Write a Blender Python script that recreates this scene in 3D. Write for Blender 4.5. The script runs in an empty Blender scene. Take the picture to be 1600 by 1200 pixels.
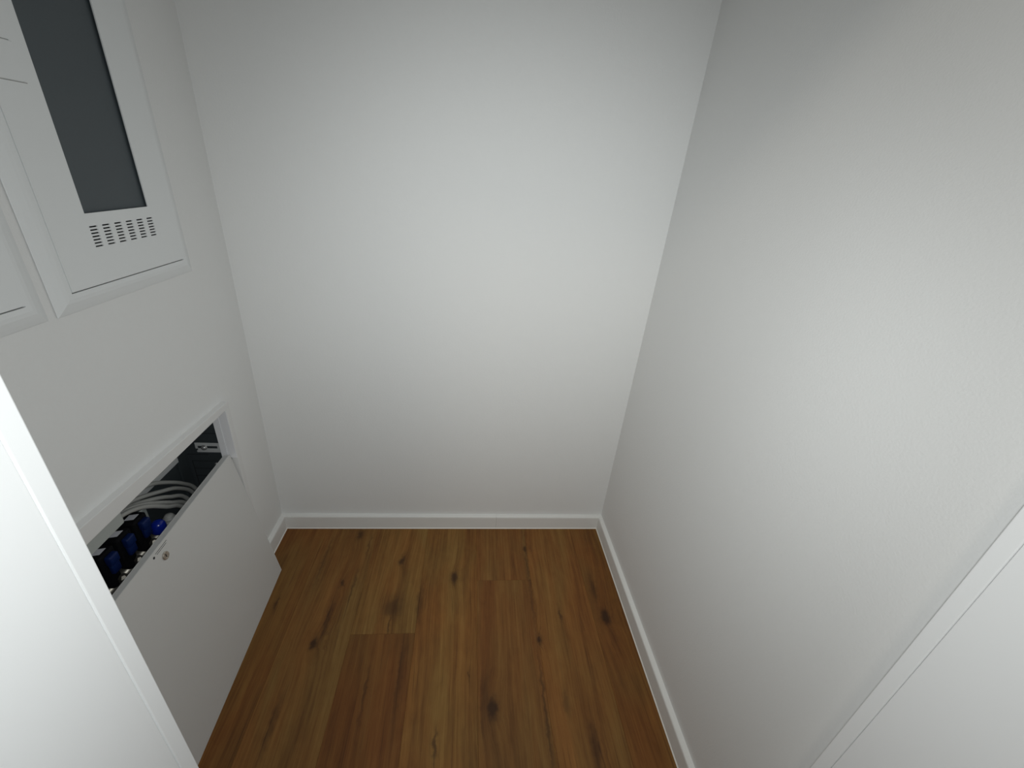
import bpy, bmesh, math, random
from mathutils import Vector, Matrix

random.seed(7)
SC = bpy.context.scene
C = SC.collection

# ------------------------------------------------------------------ camera
CAM = Vector((0, 0, 1.27))
AX = (0.99321926, 0.03833898, 0.1097526)       # world x seen in (right, down, forward)
AY = (-0.0808119, -0.45099633, 0.8888598)
AZ = (0.083576, -0.89170199, -0.44483999)
cd = bpy.data.cameras.new('camera')
cam = bpy.data.objects.new('camera', cd)
C.objects.link(cam)
cd.sensor_fit = 'HORIZONTAL'
cd.sensor_width = 36
cd.lens = 660 / 1600 * 36
cd.clip_start = 0.01
right = Vector((AX[0], AY[0], AZ[0]))
up = -Vector((AX[1], AY[1], AZ[1]))
fwd = Vector((AX[2], AY[2], AZ[2]))
M = Matrix((right, up, -fwd)).transposed().to_4x4()
M.translation = CAM
cam.matrix_world = M
SC.camera = cam

# ------------------------------------------------------------------ light
w = bpy.data.worlds.new('world')
SC.world = w
w.use_nodes = True
w.node_tree.nodes['Background'].inputs[0].default_value = (0.92, 0.97, 1.0, 1)
w.node_tree.nodes['Background'].inputs[1].default_value = 0.02

def aim(o, target):
    o.rotation_euler = (Vector(target) - o.location).to_track_quat('-Z', 'Y').to_euler()

# the phone's own torch, right beside the lens: a wide spill, a flood and a hot core
TORCH = CAM + right * 0.02 + up * 0.012
for nm, watt, deg, tgt in (('phone_torch_spill', 15.0, 174, (0.15, 1.26, 0.50)),
                           ('phone_torch_flood', 11.8, 102, (0.16, 1.26, 0.74)),
                           ('phone_torch_core', 5.6, 70, (0.10, 1.26, 1.05))):
    fd = bpy.data.lights.new(nm, 'SPOT')
    fd.energy = watt
    fd.color = (0.955, 1.0, 1.0)
    fd.spot_size = math.radians(deg)
    fd.spot_blend = 1.0
    fd.shadow_soft_size = 0.010
    flash = bpy.data.objects.new(nm, fd)
    C.objects.link(flash)
    flash.location = TORCH
    aim(flash, tgt)

# the lamp of the corridor behind the photographer
ld = bpy.data.lights.new('corridor_lamp', 'AREA')
ld.shape = 'DISK'
ld.size = 0.20
ld.energy = 5.5
ld.color = (1.0, 0.91, 0.77)
lamp = bpy.data.objects.new('corridor_lamp', ld)
C.objects.link(lamp)
lamp.location = (-0.40, -0.50, 2.50)        # ceiling lamp, facing straight down

vs = SC.view_settings
vs.view_transform = 'Standard'
vs.look = 'None'
vs.gamma = 1
vs.use_curve_mapping = False
vs.exposure = 0.0

# ------------------------------------------------------------------ materials
def new_mat(name):
    m = bpy.data.materials.new(name)
    m.use_nodes = True
    return m, m.node_tree, m.node_tree.nodes['Principled BSDF']

def plain(name, col, rough=0.5, metal=0.0, bump=0.0, bscale=200, coat=0.0):
    m, nt, b = new_mat(name)
    b.inputs['Base Color'].default_value = (*col, 1)
    b.inputs['Roughness'].default_value = rough
    b.inputs['Metallic'].default_value = metal
    b.inputs['Coat Weight'].default_value = coat
    tc = nt.nodes.new('ShaderNodeTexCoord')
    n = nt.nodes.new('ShaderNodeTexNoise')
    n.inputs['Scale'].default_value = bscale
    n.inputs['Detail'].default_value = 3
    nt.links.new(tc.outputs['Object'], n.inputs['Vector'])
    mr = nt.nodes.new('ShaderNodeMapRange')
    mr.inputs['To Min'].default_value = max(0.02, rough - 0.05)
    mr.inputs['To Max'].default_value = min(1.0, rough + 0.05)
    nt.links.new(n.outputs['Fac'], mr.inputs['Value'])
    nt.links.new(mr.outputs[0], b.inputs['Roughness'])
    if bump:
        bp = nt.nodes.new('ShaderNodeBump')
        bp.inputs['Strength'].default_value = bump
        bp.inputs['Distance'].default_value = 0.001
        nt.links.new(n.outputs['Fac'], bp.inputs['Height'])
        nt.links.new(bp.outputs[0], b.inputs['Normal'])
    return m

MAT = dict(
    wall=plain('wall_paint', (0.80, 0.80, 0.79), 0.85, bump=0.35, bscale=260),
    ceil=plain('ceiling_paint', (0.82, 0.82, 0.80), 0.9, bump=0.2, bscale=260),
    trim=plain('white_lacquer_trim', (0.82, 0.815, 0.79), 0.45),
    seal=plain('white_sealant', (0.88, 0.86, 0.80), 0.5),
    frame=plain('white_door_foil', (0.90, 0.905, 0.905), 0.42, bump=0.04, bscale=500),
    box=plain('white_powder_coat', (0.80, 0.815, 0.815), 0.5, bump=0.12, bscale=900),
    cabframe=plain('white_frame_steel', (0.76, 0.755, 0.745), 0.45),
    cab=plain('white_sheet_steel', (0.67, 0.665, 0.65), 0.42, bump=0.05, bscale=700),
    reveal=plain('white_plastic_edge', (0.88, 0.88, 0.90), 0.5),
    pane=plain('smoked_plastic', (0.066, 0.080, 0.089), 0.5),
    dark=plain('dark_cavity', (0.012, 0.012, 0.014), 0.7),
    edge_shade=plain('latch_edge_shade', (0.30, 0.30, 0.29), 0.8),  # dark tone painted as shade along the latch edges
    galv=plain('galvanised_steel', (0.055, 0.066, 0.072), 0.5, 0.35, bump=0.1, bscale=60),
    zinc=plain('bright_zinc', (0.60, 0.61, 0.61), 0.45, 0.2),
    bolt=plain('bolt_steel', (0.45, 0.45, 0.45), 0.2, 0.6),
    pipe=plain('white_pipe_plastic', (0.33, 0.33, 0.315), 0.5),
    black=plain('black_plastic', (0.003, 0.003, 0.004), 0.8),
    label=plain('white_sticker', (0.62, 0.62, 0.66), 0.6),
    dblue=plain('dark_blue_plastic', (0.003, 0.013, 0.075), 0.5),
    blue=plain('blue_plastic', (0.004, 0.018, 0.26), 0.22),
    nickel=plain('nickel_brass', (0.20, 0.185, 0.16), 0.35, 0.8),
    grey=plain('grey_plastic', (0.40, 0.425, 0.41), 0.5),
    lock=plain('lock_nickel', (0.55, 0.50, 0.44), 0.28, 0.9),
    ink=plain('black_print', (0.02, 0.02, 0.022), 0.7),
    slab=plain('screed', (0.05, 0.045, 0.04), 0.9),
)

MAT['black'].node_tree.nodes['Principled BSDF'].inputs['Specular IOR Level'].default_value = 0.15
MAT['dblue'].node_tree.nodes['Principled BSDF'].inputs['Specular IOR Level'].default_value = 0.25

# knots, cracks and dark streaks of the boards: x, y, half-width, half-length, strength
KNOTS = [
    (-0.012, 1.017, 0.012, 0.022, 0.85), (-0.206, 0.912, 0.030, 0.034, 0.65),
    (-0.410, 0.803, 0.011, 0.017, 0.95), (0.105, 0.612, 0.014, 0.026, 1.0),
    (0.484, 0.862, 0.015, 0.030, 1.0), (0.256, 0.791, 0.008, 0.016, 0.9),
    (0.250, 1.140, 0.008, 0.018, 0.8), (-0.374, 1.214, 0.010, 0.022, 0.75),
    (-0.202, 1.090, 0.009, 0.018, 0.85), (-0.383, 1.002, 0.006, 0.013, 0.8),
    (0.336, 0.873, 0.0035, 0.020, 0.7), (-0.120, 0.930, 0.009, 0.075, 0.5),
    (-0.392, 0.865, 0.008, 0.065, 0.65), (-0.345, 0.99, 0.004, 0.06, 0.5),
    (-0.041, 0.535, 0.004, 0.030, 0.75), (0.362, 0.520, 0.010, 0.045, 0.65),
    (0.246, 0.60, 0.004, 0.14, 0.6), (0.249, 1.00, 0.005, 0.19, 0.42),
    (0.470, 0.97, 0.010, 0.05, 0.55), (-0.565, 0.93, 0.004, 0.03, 0.7),
    (-0.445, 0.60, 0.008, 0.07, 0.55), (-0.47, 1.09, 0.006, 0.10, 0.45),
    (0.085, 0.64, 0.012, 0.07, 0.45), (0.49, 0.80, 0.012, 0.06, 0.3),
    (-0.205, 0.855, 0.003, 0.035, 0.55), (0.04, 0.70, 0.003, 0.012, 0.6),
    (-0.235, 0.66, 0.004, 0.07, 0.5), (-0.15, 0.70, 0.008, 0.11, 0.45),
    (0.305, 0.62, 0.008, 0.03, 0.45), (-0.33, 1.16, 0.003, 0.05, 0.5),
]

def wood():
    m, nt, b = new_mat('oak_vinyl')
    N, L = nt.nodes, nt.links
    def math_(op, a, bb=None):
        n = N.new('ShaderNodeMath'); n.operation = op
        for i, v in enumerate((a, bb)):
            if v is None: continue
            if isinstance(v, (int, float)): n.inputs[i].default_value = v
            else: L.new(v, n.inputs[i])
        return n.outputs[0]
    def vec(op, a, bb):
        n = N.new('ShaderNodeVectorMath'); n.operation = op
        L.new(a, n.inputs[0])
        if isinstance(bb, tuple): n.inputs[1].default_value = bb
        else: L.new(bb, n.inputs[1])
        return n
    tc = N.new('ShaderNodeTexCoord').outputs['Object']
    oi = N.new('ShaderNodeObjectInfo')
    # wobble so that knots have ragged outlines
    wn = N.new('ShaderNodeTexNoise'); wn.inputs['Scale'].default_value = 45; wn.inputs['Detail'].default_value = 3
    L.new(tc, wn.inputs['Vector'])
    wob = vec('SUBTRACT', wn.outputs['Color'], (0.5, 0.5, 0.5)).outputs[0]
    wob = vec('MULTIPLY', wob, (0.020, 0.040, 0)).outputs[0]
    pw = vec('ADD', tc, wob).outputs[0]
    pw = vec('MULTIPLY', pw, (1, 1, 0)).outputs[0]
    core = ring = None
    for (x, y, rx, ry, s) in KNOTS:
        d = vec('SUBTRACT', pw, (x, y, 0)).outputs[0]
        d = vec('MULTIPLY', d, (1 / rx, 1 / ry, 0)).outputs[0]
        ln = vec('DOT_PRODUCT', d, d).outputs['Value']
        c = math_('DIVIDE', s, math_('ADD', 1.0, math_('POWER', ln, 1.9)))
        core = c if core is None else math_('MAXIMUM', core, c)
        r = math_('DIVIDE', s * min(1, rx / 0.01), math_('ADD', 1.0, math_('MULTIPLY', ln, 0.12)))
        ring = r if ring is None else math_('ADD', ring, r)
    off = N.new('ShaderNodeCombineXYZ')
    L.new(math_('MULTIPLY', oi.outputs['Random'], 37.0), off.inputs[0])
    L.new(math_('MULTIPLY', oi.outputs['Random'], 91.0), off.inputs[1])
    rv = N.new('ShaderNodeCombineXYZ')
    L.new(math_('MULTIPLY', ring, 0.022), rv.inputs[0])
    base = vec('ADD', tc, rv.outputs[0]).outputs[0]
    base = vec('ADD', base, off.outputs[0]).outputs[0]
    def streak(sx, sy, detail, dist=0.0):
        v = vec('MULTIPLY', base, (sx, sy, 1)).outputs[0]
        n = N.new('ShaderNodeTexNoise')
        n.inputs['Scale'].default_value = 1.0
        n.inputs['Detail'].default_value = detail
        n.inputs['Roughness'].default_value = 0.6
        n.inputs['Distortion'].default_value = dist
        L.new(v, n.inputs['Vector'])
        return n.outputs['Fac']
    broad = streak(20, 0.9, 3, 0.5)
    mid = streak(70, 1.8, 5, 0.9)
    fine = streak(420, 9, 4, 0.3)
    t = math_('ADD', math_('MULTIPLY', broad, 0.50), math_('MULTIPLY', mid, 0.36))
    t = math_('ADD', t, math_('MULTIPLY', fine, 0.30))
    mot = streak(38, 16, 3, 0.6)
    t = math_('ADD', t, math_('MULTIPLY', math_('SUBTRACT', mot, 0.5), 0.16))
    t = math_('SUBTRACT', t, 0.07)
    cr = N.new('ShaderNodeValToRGB')
    e = cr.color_ramp.elements
    e[0].position = 0.34; e[0].color = (0.122, 0.049, 0.0112, 1)
    e[1].position = 0.70; e[1].color = (0.295, 0.156, 0.043, 1)
    k = cr.color_ramp.elements.new(0.50); k.color = (0.211, 0.096, 0.0235, 1)
    L.new(t, cr.inputs[0])
    mx = N.new('ShaderNodeMix'); mx.data_type = 'RGBA'; mx.blend_type = 'MULTIPLY'
    mx.inputs[0].default_value = 1.0
    hue = streak(9, 2.6, 2, 0.5)
    hr = N.new('ShaderNodeValToRGB')
    hr.color_ramp.elements[0].position = 0.36; hr.color_ramp.elements[0].color = (1.0, 0.885, 0.80, 1)
    hr.color_ramp.elements[1].position = 0.64; hr.color_ramp.elements[1].color = (0.93, 1.0, 1.0, 1)
    L.new(hue, hr.inputs[0])
    mh = N.new('ShaderNodeMix'); mh.data_type = 'RGBA'; mh.blend_type = 'MULTIPLY'; mh.inputs[0].default_value = 1.0
    L.new(cr.outputs[0], mh.inputs[6]); L.new(hr.outputs[0], mh.inputs[7])
    L.new(mh.outputs[2], mx.inputs[6]); L.new(oi.outputs['Color'], mx.inputs[7])
    # thin dark pores
    pore = streak(300, 4.5, 2)
    pr = N.new('ShaderNodeMapRange')
    pr.inputs['From Min'].default_value = 0.57; pr.inputs['From Max'].default_value = 0.72
    pr.inputs['To Min'].default_value = 0.0; pr.inputs['To Max'].default_value = 0.42
    L.new(pore, pr.inputs['Value'])
    dk = math_('MINIMUM', math_('ADD', math_('MULTIPLY', core, 0.95), pr.outputs[0]), 0.92)
    m2 = N.new('ShaderNodeMix'); m2.data_type = 'RGBA'
    L.new(dk, m2.inputs[0]); L.new(mx.outputs[2], m2.inputs[6])
    m2.inputs[7].default_value = (0.036, 0.015, 0.005, 1)
    L.new(m2.outputs[2], b.inputs['Base Color'])
    b.inputs['Roughness'].default_value = 0.62
    b.inputs['Specular IOR Level'].default_value = 0.3
    bp = N.new('ShaderNodeBump'); bp.inputs['Strength'].default_value = 0.15; bp.inputs['Distance'].default_value = 0.0006
    L.new(fine, bp.inputs['Height']); L.new(bp.outputs[0], b.inputs['Normal'])
    return m
MAT['wood'] = wood()

# ------------------------------------------------------------------ helpers
def obj(name, bm, mat, parent=None, smooth=False):
    bmesh.ops.recalc_face_normals(bm, faces=bm.faces)
    me = bpy.data.meshes.new(name)
    bm.to_mesh(me); bm.free()
    me.materials.append(MAT[mat])
    if smooth:
        for p in me.polygons: p.use_smooth = True
    o = bpy.data.objects.new(name, me)
    C.objects.link(o)
    if parent:
        o.parent = parent
        # all part meshes are written in world coordinates; only the root Empty carries an offset
        o.matrix_parent_inverse = parent.matrix_basis.inverted() if parent.type == 'EMPTY' else Matrix()
    return o

def thing(name, label, cat, loc, group=None):
    o = bpy.data.objects.new(name, None)
    o.empty_display_size = 0.05
    C.objects.link(o)
    o.location = loc
    tag(o, label, cat, group)
    return o

def tag(o, label, cat, group=None):
    o['label'] = label; o['category'] = cat
    if group: o['group'] = group
    return o

def struct(o, label, cat):
    o['kind'] = 'structure'; o['label'] = label; o['category'] = cat
    return o

def add_box(bm, x0, x1, y0, y1, z0, z1, bev=0.0, seg=1):
    r = bmesh.ops.create_cube(bm, size=1)
    vs_ = r['verts']
    for v in vs_:
        v.co = Vector(((x0 + x1) / 2 + v.co.x * (x1 - x0), (y0 + y1) / 2 + v.co.y * (y1 - y0), (z0 + z1) / 2 + v.co.z * (z1 - z0)))
    if bev:
        es = list({e for v in vs_ for e in v.link_edges})
        bmesh.ops.bevel(bm, geom=es, offset=bev, segments=seg, affect='EDGES', profile=0.5)
    return bm

def boxm(*a, **k):
    return add_box(bmesh.new(), *a, **k)

def add_lathe(bm, base, axis, prof, seg=24):
    """prof = [(radius, distance along axis)]"""
    axis = Vector(axis).normalized()
    u = axis.orthogonal().normalized(); v = axis.cross(u)
    base = Vector(base); rings = []
    for r, h in prof:
        if r < 1e-6:
            rings.append([bm.verts.new(base + axis * h)])
        else:
            rings.append([bm.verts.new(base + axis * h + (u * math.cos(2 * math.pi * i / seg) + v * math.sin(2 * math.pi * i / seg)) * r) for i in range(seg)])
    for a, b in zip(rings, rings[1:]):
        for i in range(seg):
            j = (i + 1) % seg
            f = [a[i % len(a)], a[j % len(a)], b[j % len(b)], b[i % len(b)]]
            f = list(dict.fromkeys(f))
            if len(f) > 2: bm.faces.new(f)
    for ring in (rings[0], rings[-1]):
        if len(ring) > 2: bm.faces.new(ring)
    return bm

def catmull(pts, n=8):
    pts = [Vector(p) for p in pts]
    P = [pts[0] * 2 - pts[1]] + pts + [pts[-1] * 2 - pts[-2]]
    out = []
    for i in range(1, len(P) - 2):
        for k in range(n):
            t = k / n
            a, b, c, d = P[i - 1], P[i], P[i + 1], P[i + 2]
            out.append(0.5 * ((2 * b) + (c - a) * t + (2 * a - 5 * b + 4 * c - d) * t * t + (3 * b - a - 3 * c + d) * t ** 3))
    out.append(pts[-1])
    return out

def add_tube(bm, pts, r, seg=12):
    rings = []
    nrm = None
    for i, p in enumerate(pts):
        tg = (pts[min(i + 1, len(pts) - 1)] - pts[max(i - 1, 0)]).normalized()
        nrm = tg.orthogonal().normalized() if nrm is None else (nrm - tg * nrm.dot(tg)).normalized()
        bn = tg.cross(nrm)
        rings.append([bm.verts.new(p + (nrm * math.cos(2 * math.pi * k / seg) + bn * math.sin(2 * math.pi * k / seg)) * r) for k in range(seg)])
    for a, b in zip(rings, rings[1:]):
        for k in range(seg):
            bm.faces.new((a[k], a[(k + 1) % seg], b[(k + 1) % seg], b[k]))
    bm.faces.new(rings[0]); bm.faces.new(rings[-1])
    return bm

def grid_plate(xf, xb, ys, zs, hole):
    """solid plate between planes x=xf and x=xb over the y/z grid; hole(yc,zc) leaves cells out"""
    bm = bmesh.new()
    V = {}
    def v(x, i, j):
        k = (x, i, j)
        if k not in V: V[k] = bm.verts.new((x, ys[i], zs[j]))
        return V[k]
    n, m = len(ys) - 1, len(zs) - 1
    full = {(i, j): not hole((ys[i] + ys[i + 1]) / 2, (zs[j] + zs[j + 1]) / 2) for i in range(n) for j in range(m)}
    for (i, j), f in full.items():
        if not f: continue
        for x in (xf, xb):
            bm.faces.new((v(x, i, j), v(x, i + 1, j), v(x, i + 1, j + 1), v(x, i, j + 1)))
        for di, dj, a, b in ((-1, 0, (i, j), (i, j + 1)), (1, 0, (i + 1, j), (i + 1, j + 1)), (0, -1, (i, j), (i + 1, j)), (0, 1, (i, j + 1), (i + 1, j + 1))):
            if not full.get((i + di, j + dj), False):
                bm.faces.new((v(xf, *a), v(xf, *b), v(xb, *b), v(xb, *a)))
    return bm

def ring_frame(y0, y1, z0, z1, prof, tilt=None):
    """closed mitred frame around the rectangle; prof = loop of (inset from the outer edge, x)"""
    bm = bmesh.new()
    loops = []
    for ins, x in prof:
        c = [(y0 + ins, z0 + ins), (y1 - ins, z0 + ins), (y1 - ins, z1 - ins), (y0 + ins, z1 - ins)]
        loops.append([bm.verts.new((x, y, z)) for y, z in c])
    for a, b in zip(loops, loops[1:] + loops[:1]):
        for k in range(4):
            bm.faces.new((a[k], a[(k + 1) % 4], b[(k + 1) % 4], b[k]))
    return bm

# ------------------------------------------------------------------ the room
XL, XR, YB, YF, ZC = -0.664, 0.570, 1.259, 0.2465, 2.50
WT = 0.17

# floor: sub-floor slab with every board as its own piece
floor = obj('floor', boxm(XL - 0.02, XR + 0.02, -0.75, YB + 0.02, -0.06, -0.0062), 'slab')
struct(floor, 'brown oak plank floor with dark knots', 'floor')
SEAMS = [-0.70, -0.501, -0.312, -0.123, 0.066, 0.255, 0.444, 0.633]
JOINTS = {0: [0.30], 1: [0.27, 1.40], 2: [-0.40, 0.823], 3: [0.12, 1.35], 4: [-0.20, 1.005], 5: [0.30], 6: [-0.1]}
TINT = {(0, 1): (0.86, 0.80, 0.74), (1, 1): (0.96, 0.97, 0.98), (2, 1): (0.80, 0.72, 0.66), (2, 2): (1.08, 1.12, 1.12),
        (3, 1): (1.06, 1.08, 1.06), (4, 1): (0.90, 0.86, 0.86), (4, 2): (0.94, 0.90, 0.90), (5, 1): (0.98, 0.95, 0.93), (6, 1): (0.90, 0.84, 0.78)}
for c in range(7):
    ys = [-0.75] + JOINTS[c] + [YB + 0.01]
    ys = [y for y in ys if y <= YB + 0.01]
    for k in range(len(ys) - 1):
        x0, x1 = max(SEAMS[c], XL - 0.01), min(SEAMS[c + 1], XR + 0.01)
        p = obj('plank', boxm(x0 + 0.0001, x1 - 0.0001, ys[k] + 0.0002, ys[k + 1] - 0.0002, -0.006, 0.0, bev=0.0004), 'wood', floor)
        t = TINT.get((c, k), (0.97, 0.95, 0.93))
        p.color = (*t, 1)

# walls
D1 = (0.7215, 1.0855)      # niches of the two flush boxes (y range)
D2 = (0.337, 0.700)
DZ = (1.000, 1.790)
CY, CZ = (0.385, 1.070), (0.02, 0.636)
def niche(y, z):
    return (D1[0] + .02 < y < D1[1] - .02 and DZ[0] + .02 < z < DZ[1] - .02) or (D2[0] + .02 < y < D2[1] - .02 and DZ[0] + .02 < z < DZ[1] - .02) or (CY[0] < y < CY[1] and CZ[0] < z < CZ[1])
ys = sorted([YF - 0.131, CY[0], CY[1], D1[0] + .02, D1[1] - .02, D2[0] + .02, D2[1] - .02, YB])
zs = sorted([-0.0062, CZ[0], CZ[1], DZ[0] + .02, DZ[1] - .02, ZC])
wl = obj('wall_left', grid_plate(XL, XL - WT, ys, zs, niche), 'wall')
struct(wl, 'white painted wall holding the flush boxes and the floor-level cabinet', 'wall')
wb = obj('wall_back', boxm(XL - WT, XR + 0.12, YB, YB + 0.12, -0.0062, ZC), 'wall')
struct(wb, 'bare white painted wall at the end of the closet', 'wall')
wr = obj('wall_right', boxm(XR, XR + 0.12, YF - 0.131, YB, -0.0062, ZC), 'wall')
struct(wr, 'bare white painted side wall opposite the wall boxes', 'wall')
ce = obj('ceiling', boxm(XL - WT, XR + 0.12, YF - 0.131, YB + 0.12, ZC, ZC + 0.1), 'ceil')
struct(ce, 'white closet ceiling', 'ceiling')

# doorway: wall around it, lining and casings
OX0, OX1, OZ = -0.288, 0.526, 2.02
LT = 0.022
YR, YH = 0.263, 0.098          # room-side and corridor-side faces of the casings
CT = 0.0165                    # casing thickness
bm = bmesh.new()
add_box(bm, XL, OX0 - LT, YF - 0.131, YF, 0, ZC)
add_box(bm, OX1 + LT, XR, YF - 0.131, YF, 0, ZC)
add_box(bm, OX0 - LT, OX1 + LT, YF - 0.131, YF, OZ + LT, ZC)
wf = obj('wall_front', bm, 'wall')
struct(wf, 'white wall around the doorway', 'wall')
dr = bpy.data.objects.new('door_1', None); C.objects.link(dr); dr.location = (0, 0.18, 0)
struct(dr, 'smooth white door frame in the near foreground', 'door frame')
y0, y1 = YF - 0.131, YF - 0.0008
obj('lining', boxm(OX0 - LT, OX0, y0, y1, 0, OZ, bev=0.0006), 'frame', dr)
obj('lining', boxm(OX1, OX1 + LT, y0, y1, 0, OZ, bev=0.0006), 'frame', dr)
obj('lining', boxm(OX0 - LT, OX1 + LT, y0, y1, OZ, OZ + LT, bev=0.0006), 'frame', dr)
for (ya, yb) in ((YR - CT, YR), (YH, YH + CT)):
    obj('casing', boxm(OX0 - 0.065, OX0, ya, yb, 0, OZ, bev=0.0012, seg=2), 'frame', dr)
    obj('casing', boxm(OX1, min(OX1 + 0.065, XR), ya, yb, 0, OZ, bev=0.0012, seg=2), 'frame', dr)
    obj('casing', boxm(OX0 - 0.065, min(OX1 + 0.065, XR), ya, yb, OZ, OZ + 0.065, bev=0.0012, seg=2), 'frame', dr)

# baseboards
BT, BH = 0.0145, 0.0615
BPROF = [(0.0, 0.0), (BT, 0.0), (BT, 0.0545), (BT - 0.0012, 0.0580), (BT - 0.004, 0.0600), (0.0, BH)]
SPROF = [(BT, 0.0), (BT + 0.0022, 0.0), (BT + 0.0018, 0.0016), (BT, 0.0032)]
def run(prof, a, b, d, ma, mb):
    """extrude prof from a to b on the floor; d = direction out of the wall; ma/mb = mitre at either end"""
    a, b, d = Vector(a), Vector(b), Vector(d)
    t = (b - a).normalized()
    bm = bmesh.new()
    A = [bm.verts.new(a + d * p + t * p * ma + Vector((0, 0, z))) for p, z in prof]
    B = [bm.verts.new(b + d * p - t * p * mb + Vector((0, 0, z))) for p, z in prof]
    n = len(prof)
    for i in range(n):
        bm.faces.new((A[i], A[(i + 1) % n], B[(i + 1) % n], B[i]))
    bm.faces.new(A); bm.faces.new(B)
    return bm
XJ = 0.142
b1 = obj('baseboard_back', run(BPROF, (XL, YB, 0), (XJ - 0.0003, YB, 0), (0, -1, 0), 1, 0), 'trim')
struct(b1, 'low white baseboard along the end wall', 'baseboard')
obj('board', run(BPROF, (XJ + 0.0003, YB, 0), (XR, YB, 0), (0, -1, 0), 0, 1), 'trim', b1)
obj('sealing_strip', run(SPROF, (XL, YB, 0), (XR, YB, 0), (0, -1, 0), 1, 1), 'seal', b1)
b2 = obj('baseboard_right', run(BPROF, (XR, YB, 0), (XR, YR, 0), (-1, 0, 0), 1, 0), 'trim')
struct(b2, 'low white baseboard along the bare side wall', 'baseboard')
obj('sealing_strip', run(SPROF, (XR, YB, 0), (XR, YR, 0), (-1, 0, 0), 1, 0), 'seal', b2)
b3 = obj('baseboard_left', run(BPROF, (XL, 1.0765, 0), (XL, YB, 0), (1, 0, 0), 0, 1), 'trim')
struct(b3, 'short white baseboard piece between the cabinet and the corner', 'baseboard')
obj('sealing_strip', run(SPROF, (XL, 1.0765, 0), (XL, YB, 0), (1, 0, 0), 0, 1), 'seal', b3)

# ------------------------------------------------------------------ flush wall boxes
def wall_box(name, label, y0, y1, z0, z1, window):
    t = thing(name, label, 'electrical box', (XL, (y0 + y1) / 2, z0))
    P = 0.0088
    prof = [(0.0, XL + 0.0014), (0.0010, XL + 0.0022), (0.0080, XL + 0.0048), (0.0180, XL + 0.0079), (0.0245, XL + P), (0.0325, XL + P),
            (0.0325, XL - 0.02), (0.024, XL - 0.02), (0.024, XL + 0.0002), (0.0028, XL + 0.0002), (0.0028, XL + 0.0016)]
    obj('frame', ring_frame(y0, y1, z0, z1, prof), 'box', t)
    # open dark tray in the niche
    a0, a1, c0, c1 = y0 + 0.0245, y1 - 0.0245, z0 + 0.0245, z1 - 0.0245
    bm = bmesh.new()
    add_box(bm, XL - 0.11, XL - 0.108, a0, a1, c0, c1)
    add_box(bm, XL - 0.108, XL - 0.021, a0, a0 + 0.002, c0, c1)
    add_box(bm, XL - 0.108, XL - 0.021, a1 - 0.002, a1, c0, c1)
    add_box(bm, XL - 0.108, XL - 0.021, a0, a1, c0, c0 + 0.002)
    add_box(bm, XL - 0.108, XL - 0.021, a0, a1, c1 - 0.002, c1)
    obj('tray', bm, 'dark', t)
    # door with window opening and ventilation slots
    g = 0.0006
    d0, d1, e0, e1 = y0 + 0.0325 + g, y1 - 0.0325 - g, z0 + 0.0325 + 0.0022, z1 - 0.0325 - g
    ys, zs = [d0, d1], [e0, e1]
    holes = []
    if window:
        wy0, wy1, wz0, wz1 = window
        holes.append((wy0, wy1, wz0, wz1))
        for c in range(6):
            for r in range(7):
                sy = wy0 + 0.0005 + c * 0.0287; sz = wz0 - 0.0205 - r * 0.0054
                holes.append((sy, sy + 0.0178, sz - 0.0024, sz))
    for h in holes:
        ys += h[:2]; zs += h[2:]
    def cut(s):
        s = sorted(s); o = [s[0]]
        for q in s[1:]:
            if q - o[-1] > 1e-6: o.append(q)
        return o
    xf = XL + P + 0.0009
    door = obj('door', grid_plate(xf, xf - 0.0022, cut(ys), cut(zs), lambda y, z: any(h[0] < y < h[1] and h[2] < z < h[3] for h in holes)), 'box', t)
    if window:
        obj('window_pane', boxm(xf - 0.0085, xf - 0.0058, wy0 - 0.012, wy1 + 0.012, wz0 - 0.010, wz1 + 0.012), 'pane', door)
        # paddle latch on the lock side
        lt = obj('latch', boxm(xf, xf + 0.0022, 0.762, 0.803, 1.329, 1.377, bev=0.0009, seg=2), 'box', door)
        obj('latch_shade_line', boxm(xf, xf + 0.0004, 0.764, 0.806, 1.3276, 1.3286), 'edge_shade', door)  # thin dark strips paint the shade line below and above the latch
        obj('latch_shade_line', boxm(xf, xf + 0.0004, 0.764, 0.800, 1.3774, 1.3782), 'edge_shade', door)
    return t

BOX1 = wall_box('distribution_box', 'white flush wall box with long dark window and vent slots', 0.7185, 1.0875, 0.997, 1.793, (0.8275, 0.9855, 1.1480, 1.690))
BOX2 = wall_box('distribution_box', 'plain white flush wall box cut off by the left picture edge', 0.334, 0.7025, 0.999, 1.793, None)

# ------------------------------------------------------------------ floor-level manifold cabinet in the wall
cabt = thing('manifold_cabinet', 'white framed wall cabinet opening showing pipes behind a leaning panel', 'cabinet', (XL, 0.727, 0))
XFR = -0.648
Y0c, Y1c, Z0c, Z1c = 0.378, 1.0765, 0.003, 0.644
def frame_piece(pts):
    """pts: outline in (y,z) extruded from wall plane to the frame front, with a small front bevel"""
    bm = bmesh.new()
    f = [bm.verts.new((XFR, y, z)) for y, z in pts]
    b = [bm.verts.new((XL - 0.001, y, z)) for y, z in pts]
    n = len(pts)
    bm.faces.new(f); bm.faces.new(b)
    for i in range(n):
        bm.faces.new((f[i], f[(i + 1) % n], b[(i + 1) % n], b[i]))
    fe = [e for e in bm.edges if all(abs(v.co.x - XFR) < 1e-6 for v in e.verts)]
    bmesh.ops.bevel(bm, geom=fe, offset=0.0012, segments=2, affect='EDGES', profile=0.5)
    return bm
OPZ = 0.6265
ztop = lambda y: 0.644 + (Y1c - y) * 0.040
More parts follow.
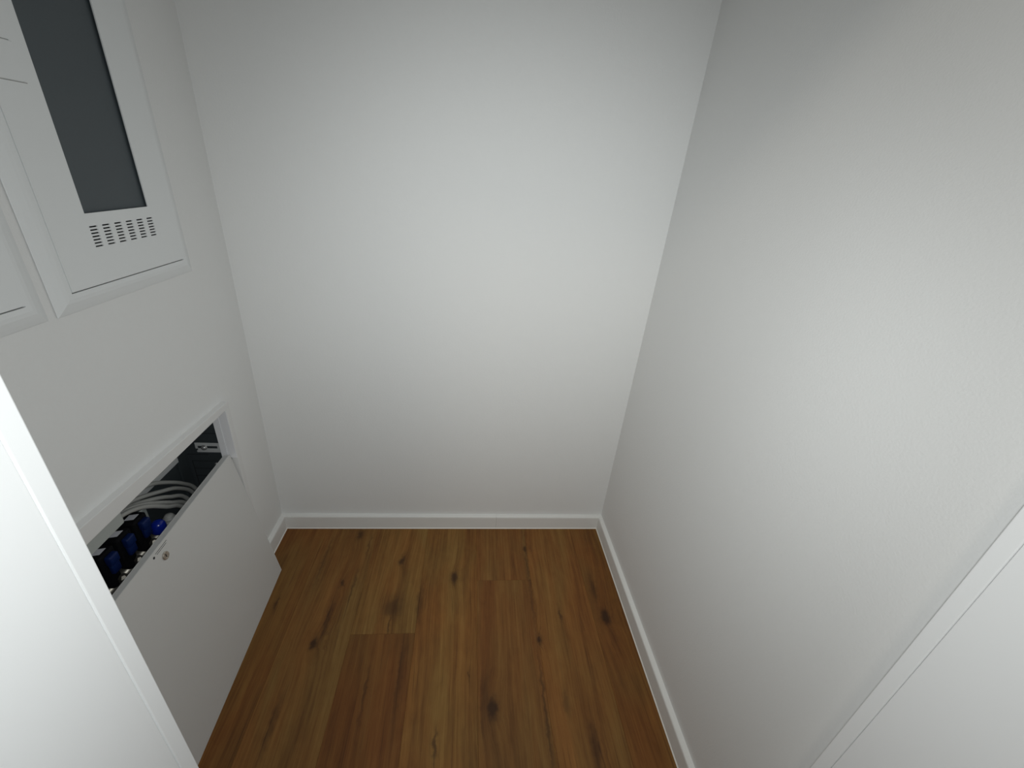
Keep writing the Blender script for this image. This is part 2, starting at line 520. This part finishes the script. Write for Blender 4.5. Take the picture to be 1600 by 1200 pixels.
obj('top_rail', frame_piece([(Y0c, OPZ), (Y1c, OPZ), (Y1c, ztop(Y1c)), (Y0c, ztop(Y0c))]), 'cabframe', cabt)
obj('stile', frame_piece([(1.0585, Z0c), (Y1c, Z0c), (Y1c, OPZ), (1.0585, OPZ)]), 'cabframe', cabt)
obj('stile', frame_piece([(Y0c, Z0c), (Y0c + 0.018, Z0c), (Y0c + 0.018, OPZ), (Y0c, OPZ)]), 'cabframe', cabt)
# inner white return with a groove on the far side and above
bm = bmesh.new()
add_box(bm, -0.669, XFR - 0.0015, 1.0575, 1.0640, 0.468, OPZ)
add_box(bm, -0.6735, -0.669, 1.0600, 1.0640, 0.468, OPZ)
add_box(bm, -0.690, -0.6735, 1.0580, 1.0640, 0.468, OPZ)
obj('side_return', bm, 'reveal', cabt)
# body sheet metal
BX = -0.790
bm = bmesh.new()
add_box(bm, BX - 0.002, BX, CY[0], CY[1], CZ[0] + 0.001, CZ[1])
add_box(bm, BX, XL - 0.002, CY[1] - 0.003, CY[1] - 0.0005, CZ[0] + 0.001, CZ[1])
add_box(bm, BX, XL - 0.002, CY[0] + 0.0005, CY[0] + 0.003, CZ[0] + 0.001, CZ[1])
add_box(bm, BX, XL - 0.002, CY[0], CY[1], CZ[1] - 0.003, CZ[1] - 0.0005)
add_box(bm, BX, XL - 0.002, CY[0], CY[1], CZ[0] + 0.001, CZ[0] + 0.003)
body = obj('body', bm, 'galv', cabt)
# stamped grooves on the far side sheet (knock-outs), as narrow dark channels
SY = CY[1] - 0.003
for (xa, za, xb, zb) in ((-0.787, 0.543, -0.693, 0.543), (-0.787, 0.470, -0.730, 0.470), (-0.780, 0.447, -0.700, 0.447), (-0.780, 0.420, -0.700, 0.420), (-0.782, 0.393, -0.70, 0.393), (-0.780, 0.447, -0.780, 0.36), (-0.738, 0.60, -0.738, 0.545)):
    x0, x1 = sorted((xa, xb)); z0, z1 = sorted((za, zb))
    obj('knockout_groove', boxm(x0 - 0.0008, x1 + 0.0008, SY - 0.0006, SY + 0.0004, z0 - 0.0008, z1 + 0.0008), 'dark', body)
# slotted depth bracket running front to back on the far side
bm = bmesh.new()
add_box(bm, -0.757, -0.690, SY - 0.006, SY - 0.003, 0.5035, 0.5135, bev=0.0006)
add_box(bm, -0.752, -0.690, SY - 0.006, SY - 0.003, 0.4855, 0.4945, bev=0.0006)
add_box(bm, -0.698, -0.690, SY - 0.006, SY - 0.003, 0.4945, 0.5035)
add_box(bm, -0.757, -0.752, SY - 0.006, SY - 0.003, 0.4945, 0.5035)
add_box(bm, -0.757, -0.690, SY - 0.003, SY - 0.0005, 0.480, 0.4855)
br = obj('depth_bracket', bm, 'zinc', cabt)
bm = bmesh.new()
add_lathe(bm, (-0.733, SY - 0.005, 0.499), (0, -1, 0), [(0.0085, 0), (0.0085, 0.002), (0.0065, 0.0035), (0.0065, 0.006), (0.003, 0.008), (0, 0.0085)], 16)
obj('bolt', bm, 'bolt', br, True)
bm = bmesh.new()
add_lathe(bm, (-0.716, SY, 0.437), (0, -1, 0), [(0.005, 0), (0.005, 0.002), (0.003, 0.004), (0, 0.0045)], 12)
obj('rivet', bm, 'bolt', cabt, True)
# mounting rails on the back sheet
bm = bmesh.new()
add_box(bm, BX + 0.0005, BX + 0.012, 0.42, 1.012, 0.490, 0.4925)
add_box(bm, BX + 0.012, BX + 0.0140, 0.42, 1.012, 0.484, 0.4985, bev=0.0005)
obj('mounting_rail', bm, 'zinc', cabt)
bm = bmesh.new()
add_box(bm, BX + 0.0005, BX + 0.006, 1.018, 1.030, 0.10, 0.60, bev=0.0008)
obj('upright_strip', bm, 'galv', cabt)

# control strip box hanging under the top rail
bm = bmesh.new()
add_box(bm, -0.722, -0.684, 0.42, 0.7115, 0.5655, 0.612)
es = [e for e in bm.edges if all(abs(v.co.y - 0.7115) < 1e-6 for v in e.verts)]
bmesh.ops.bevel(bm, geom=es, offset=0.007, segments=4, affect='EDGES', profile=0.5)
cb = thing('control_box', 'flat grey control box tucked under the cabinet\'s upper frame edge', 'control box', (-0.70, 0.56, 0.5655))
obj('housing', bm, 'grey', cb)
obj('mounting_arm', boxm(-0.7875, -0.722, 0.50, 0.53, 0.585, 0.600), 'zinc', cb)
obj('mounting_arm', boxm(-0.7875, -0.722, 0.66, 0.69, 0.585, 0.600), 'zinc', cb)

# heating manifold
mf = thing('heating_manifold', 'black and blue heating manifold row inside the open wall cabinet', 'manifold', (-0.735, 0.65, 0.02))
bm = bmesh.new()
add_lathe(bm, (-0.735, 0.43, 0.405), (0, 1, 0), [(0.012, 0), (0.016, 0.002), (0.016, 0.405), (0.019, 0.407), (0.019, 0.425), (0.012, 0.427)], 20)
obj('manifold_bar', bm, 'nickel', mf, True)
for yy in (0.455, 0.79):
    bm = bmesh.new()
    add_box(bm, -0.765, -0.745, yy - 0.010, yy + 0.010, 0.03, 0.486, bev=0.001)
    add_box(bm, -0.788, -0.765, yy - 0.012, yy + 0.012, 0.395, 0.415)
    obj('support_bracket', bm, 'zinc', mf)
for i, yy in enumerate((0.776, 0.727, 0.679, 0.630, 0.581, 0.532)):
    bm = bmesh.new()
    add_box(bm, -0.757, -0.716, yy - 0.0205, yy + 0.0205, 0.445, 0.510, bev=0.005, seg=3)
    add_lathe(bm, (-0.730, yy, 0.415), (0, 0, 1), [(0.013, 0), (0.016, 0.01), (0.016, 0.042)], 16)
    ac = obj('actuator', bm, 'black', mf)
    bm = bmesh.new()
    add_box(bm, -0.741, -0.724, yy - 0.0085, yy + 0.0085, 0.5098, 0.5107)
    for v in bm.verts: v.co.y += 0.25 * (v.co.x + 0.7325)
    obj('white_label', bm, 'label', ac)
    bm = bmesh.new()
    add_box(bm, -0.717, -0.703, yy - 0.0115, yy + 0.0115, 0.480, 0.504, bev=0.004, seg=3)
    add_box(bm, -0.716, -0.7065, yy - 0.0100, yy + 0.0100, 0.456, 0.4815, bev=0.003, seg=2)
    obj('blue_cap', bm, 'dblue', ac, True)
    bm = bmesh.new()
    add_lathe(bm, (-0.708, yy + 0.003, 0.398), (0, 0, 1), [(0.008, 0), (0.0125, 0.003), (0.0125, 0.018), (0.0095, 0.022), (0.0095, 0.036), (0.005, 0.042), (0, 0.043)], 6)
    obj('union_nut', bm, 'nickel', mf)
bm = bmesh.new()
add_lathe(bm, (-0.7190, 0.8125, 0.428), (0.18, 0, 1), [(0.008, 0), (0.0135, 0.003), (0.0155, 0.009), (0.0155, 0.020), (0.0138, 0.028), (0.0095, 0.0335), (0.004, 0.0355), (0, 0.036)], 28)
obj('round_blue_cap', bm, 'blue', mf, True)
bm = bmesh.new()
add_box(bm, -0.768, -0.7615, 0.815, 0.852, 0.428, 0.472, bev=0.002)
obj('end_plate', bm, 'grey', mf)
bm = bmesh.new()
prof = [(0.009, 0)]
for k in range(5):
    prof += [(0.0135, 0.002 + k * 0.009), (0.0135, 0.006 + k * 0.009), (0.0112, 0.0075 + k * 0.009), (0.0112, 0.0095 + k * 0.009)]
prof += [(0.009, 0.049), (0.005, 0.052), (0, 0.052)]
add_lathe(bm, (-0.716, 0.845, 0.397), (0.0, 0.12, 1), prof, 18)
obj('end_fitting', bm, 'pipe', mf, True)

# white pipes arching to the manifold
PIPES = [
    (-0.760, [(0.640, 0.548), (0.700, 0.556), (0.780, 0.546), (0.844, 0.528), (0.886, 0.512), (0.930, 0.481), (0.979, 0.437), (1.018, 0.387), (1.040, 0.30), (1.045, 0.10), (1.045, 0.024)], 'uppermost white pipe arching across the open cabinet'),
    (-0.748, [(0.640, 0.545), (0.700, 0.548), (0.773, 0.537), (0.821, 0.523), (0.896, 0.482), (0.945, 0.449), (0.990, 0.395), (1.014, 0.30), (1.020, 0.10), (1.020, 0.024)], 'second white pipe from the top in the open cabinet'),
    (-0.736, [(0.640, 0.545), (0.705, 0.550), (0.762, 0.541), (0.807, 0.522), (0.853, 0.495), (0.895, 0.464), (0.945, 0.416), (0.980, 0.30), (0.990, 0.10), (0.990, 0.024)], 'middle white pipe of the five arching in the cabinet'),
    (-0.724, [(0.640, 0.552), (0.712, 0.556), (0.762, 0.545), (0.803, 0.523), (0.840, 0.494), (0.880, 0.459), (0.926, 0.411), (0.955, 0.30), (0.962, 0.10), (0.962, 0.024)], 'fourth white pipe from the top in the open cabinet'),
    (-0.712, [(0.640, 0.556), (0.700, 0.560), (0.742, 0.553), (0.778, 0.536), (0.810, 0.512), (0.848, 0.475), (0.898, 0.424), (0.928, 0.30), (0.936, 0.10), (0.936, 0.024)], 'lowest white pipe, just above the round blue cap'),
]
for x, pts, lab in PIPES:
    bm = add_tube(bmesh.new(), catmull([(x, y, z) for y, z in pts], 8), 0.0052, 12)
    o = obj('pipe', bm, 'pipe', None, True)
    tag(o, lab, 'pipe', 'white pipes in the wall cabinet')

# ------------------------------------------------------------------ the cabinet's front panel, lifted out and leaning in the opening
PW, PT = 0.662, 0.0165
pb = Vector((-0.5975, 1.0565, 0.0))               # far bottom corner (outer face)
pt = Vector((-0.6655, 1.0565, 0.4800))            # far top corner (outer face)
pn = Vector((-0.5755, 0.5365, 0.0))
u = (pn - pb).normalized()                         # along the foot, towards the door
v = (pt - pb); v = (v - u * v.dot(u))
H = v.length; v.normalize()
nrm = u.cross(v).normalized()
if nrm.x < 0: nrm = -nrm
panel = thing('cabinet_panel', 'white steel cabinet front panel with small round lock leaning under the opening', 'panel', tuple((pb + u * PW / 2)))
def P(a, h, d):
    return pb + u * a + v * h + nrm * d
def pbox(bm, a0, a1, h0, h1, d0, d1, bev=0.0):
    r = bmesh.ops.create_cube(bm, size=1)
    vv = r['verts']
    for q in vv:
        q.co = P((a0 + a1) / 2 + q.co.x * (a1 - a0), (h0 + h1) / 2 + q.co.y * (h1 - h0), (d0 + d1) / 2 + q.co.z * (d1 - d0))
    if bev:
        bmesh.ops.bevel(bm, geom=list({e for q in vv for e in q.link_edges}), offset=bev, segments=2, affect='EDGES', profile=0.5)
    return bm
LIFT = 0.0005
obj('sheet', pbox(bmesh.new(), 0, PW, LIFT, H, -0.0016, 0, 0.0007), 'cab', panel)
obj('flange', pbox(bmesh.new(), 0.0004, PW - 0.0004, H - 0.0016, H - 0.0002, -PT, -0.0014, 0.0004), 'cab', panel)
obj('flange', pbox(bmesh.new(), 0.0004, 0.0018, 0.006, H - 0.0018, -PT, -0.0014, 0.0004), 'cab', panel)
obj('flange', pbox(bmesh.new(), PW - 0.0018, PW - 0.0004, 0.006, H - 0.0018, -PT, -0.0014, 0.0004), 'cab', panel)
obj('rear_lip', pbox(bmesh.new(), 0.002, PW - 0.002, H - 0.010, H - 0.0017, -PT, -PT + 0.0012, 0.0003), 'cab', panel)
LA, LH = 0.3305, H - 0.031
bm = bmesh.new()
add_lathe(bm, P(LA, LH, -0.014), nrm, [(0.008, 0), (0.008, 0.0142), (0.0095, 0.0145), (0.0095, 0.0162), (0.0085, 0.0172), (0.0062, 0.0172), (0.0058, 0.0162), (0, 0.0162)], 28)
lk = obj('lock', bm, 'lock', panel)
obj('keyhole', pbox(bmesh.new(), LA - 0.0011, LA + 0.0011, LH - 0.0036, LH + 0.0036, 0.0018, 0.0026), 'ink', lk)
# tiny two-line print and round emblem beside the lock
bm = bmesh.new()
rnd = random.Random(3)
for hh, a_end in ((H - 0.0068, 0.0), (H - 0.0110, 0.004)):
    a = LA - 0.022 + a_end
    while a < LA + 0.016 - a_end * 0.3:
        l = rnd.uniform(0.0010, 0.0034)
        pbox(bm, a, a + l, hh - 0.0007, hh + 0.0007, 0.0, 0.00012)
        a += l + 0.0005
obj('printed_lines', bm, 'ink', panel)
bm = bmesh.new()
add_lathe(bm, P(LA + 0.0245, H - 0.0105, 0.0), nrm, [(0.0032, 0), (0.0032, 0.00015), (0, 0.00015)], 6)
obj('printed_emblem', bm, 'ink', panel)
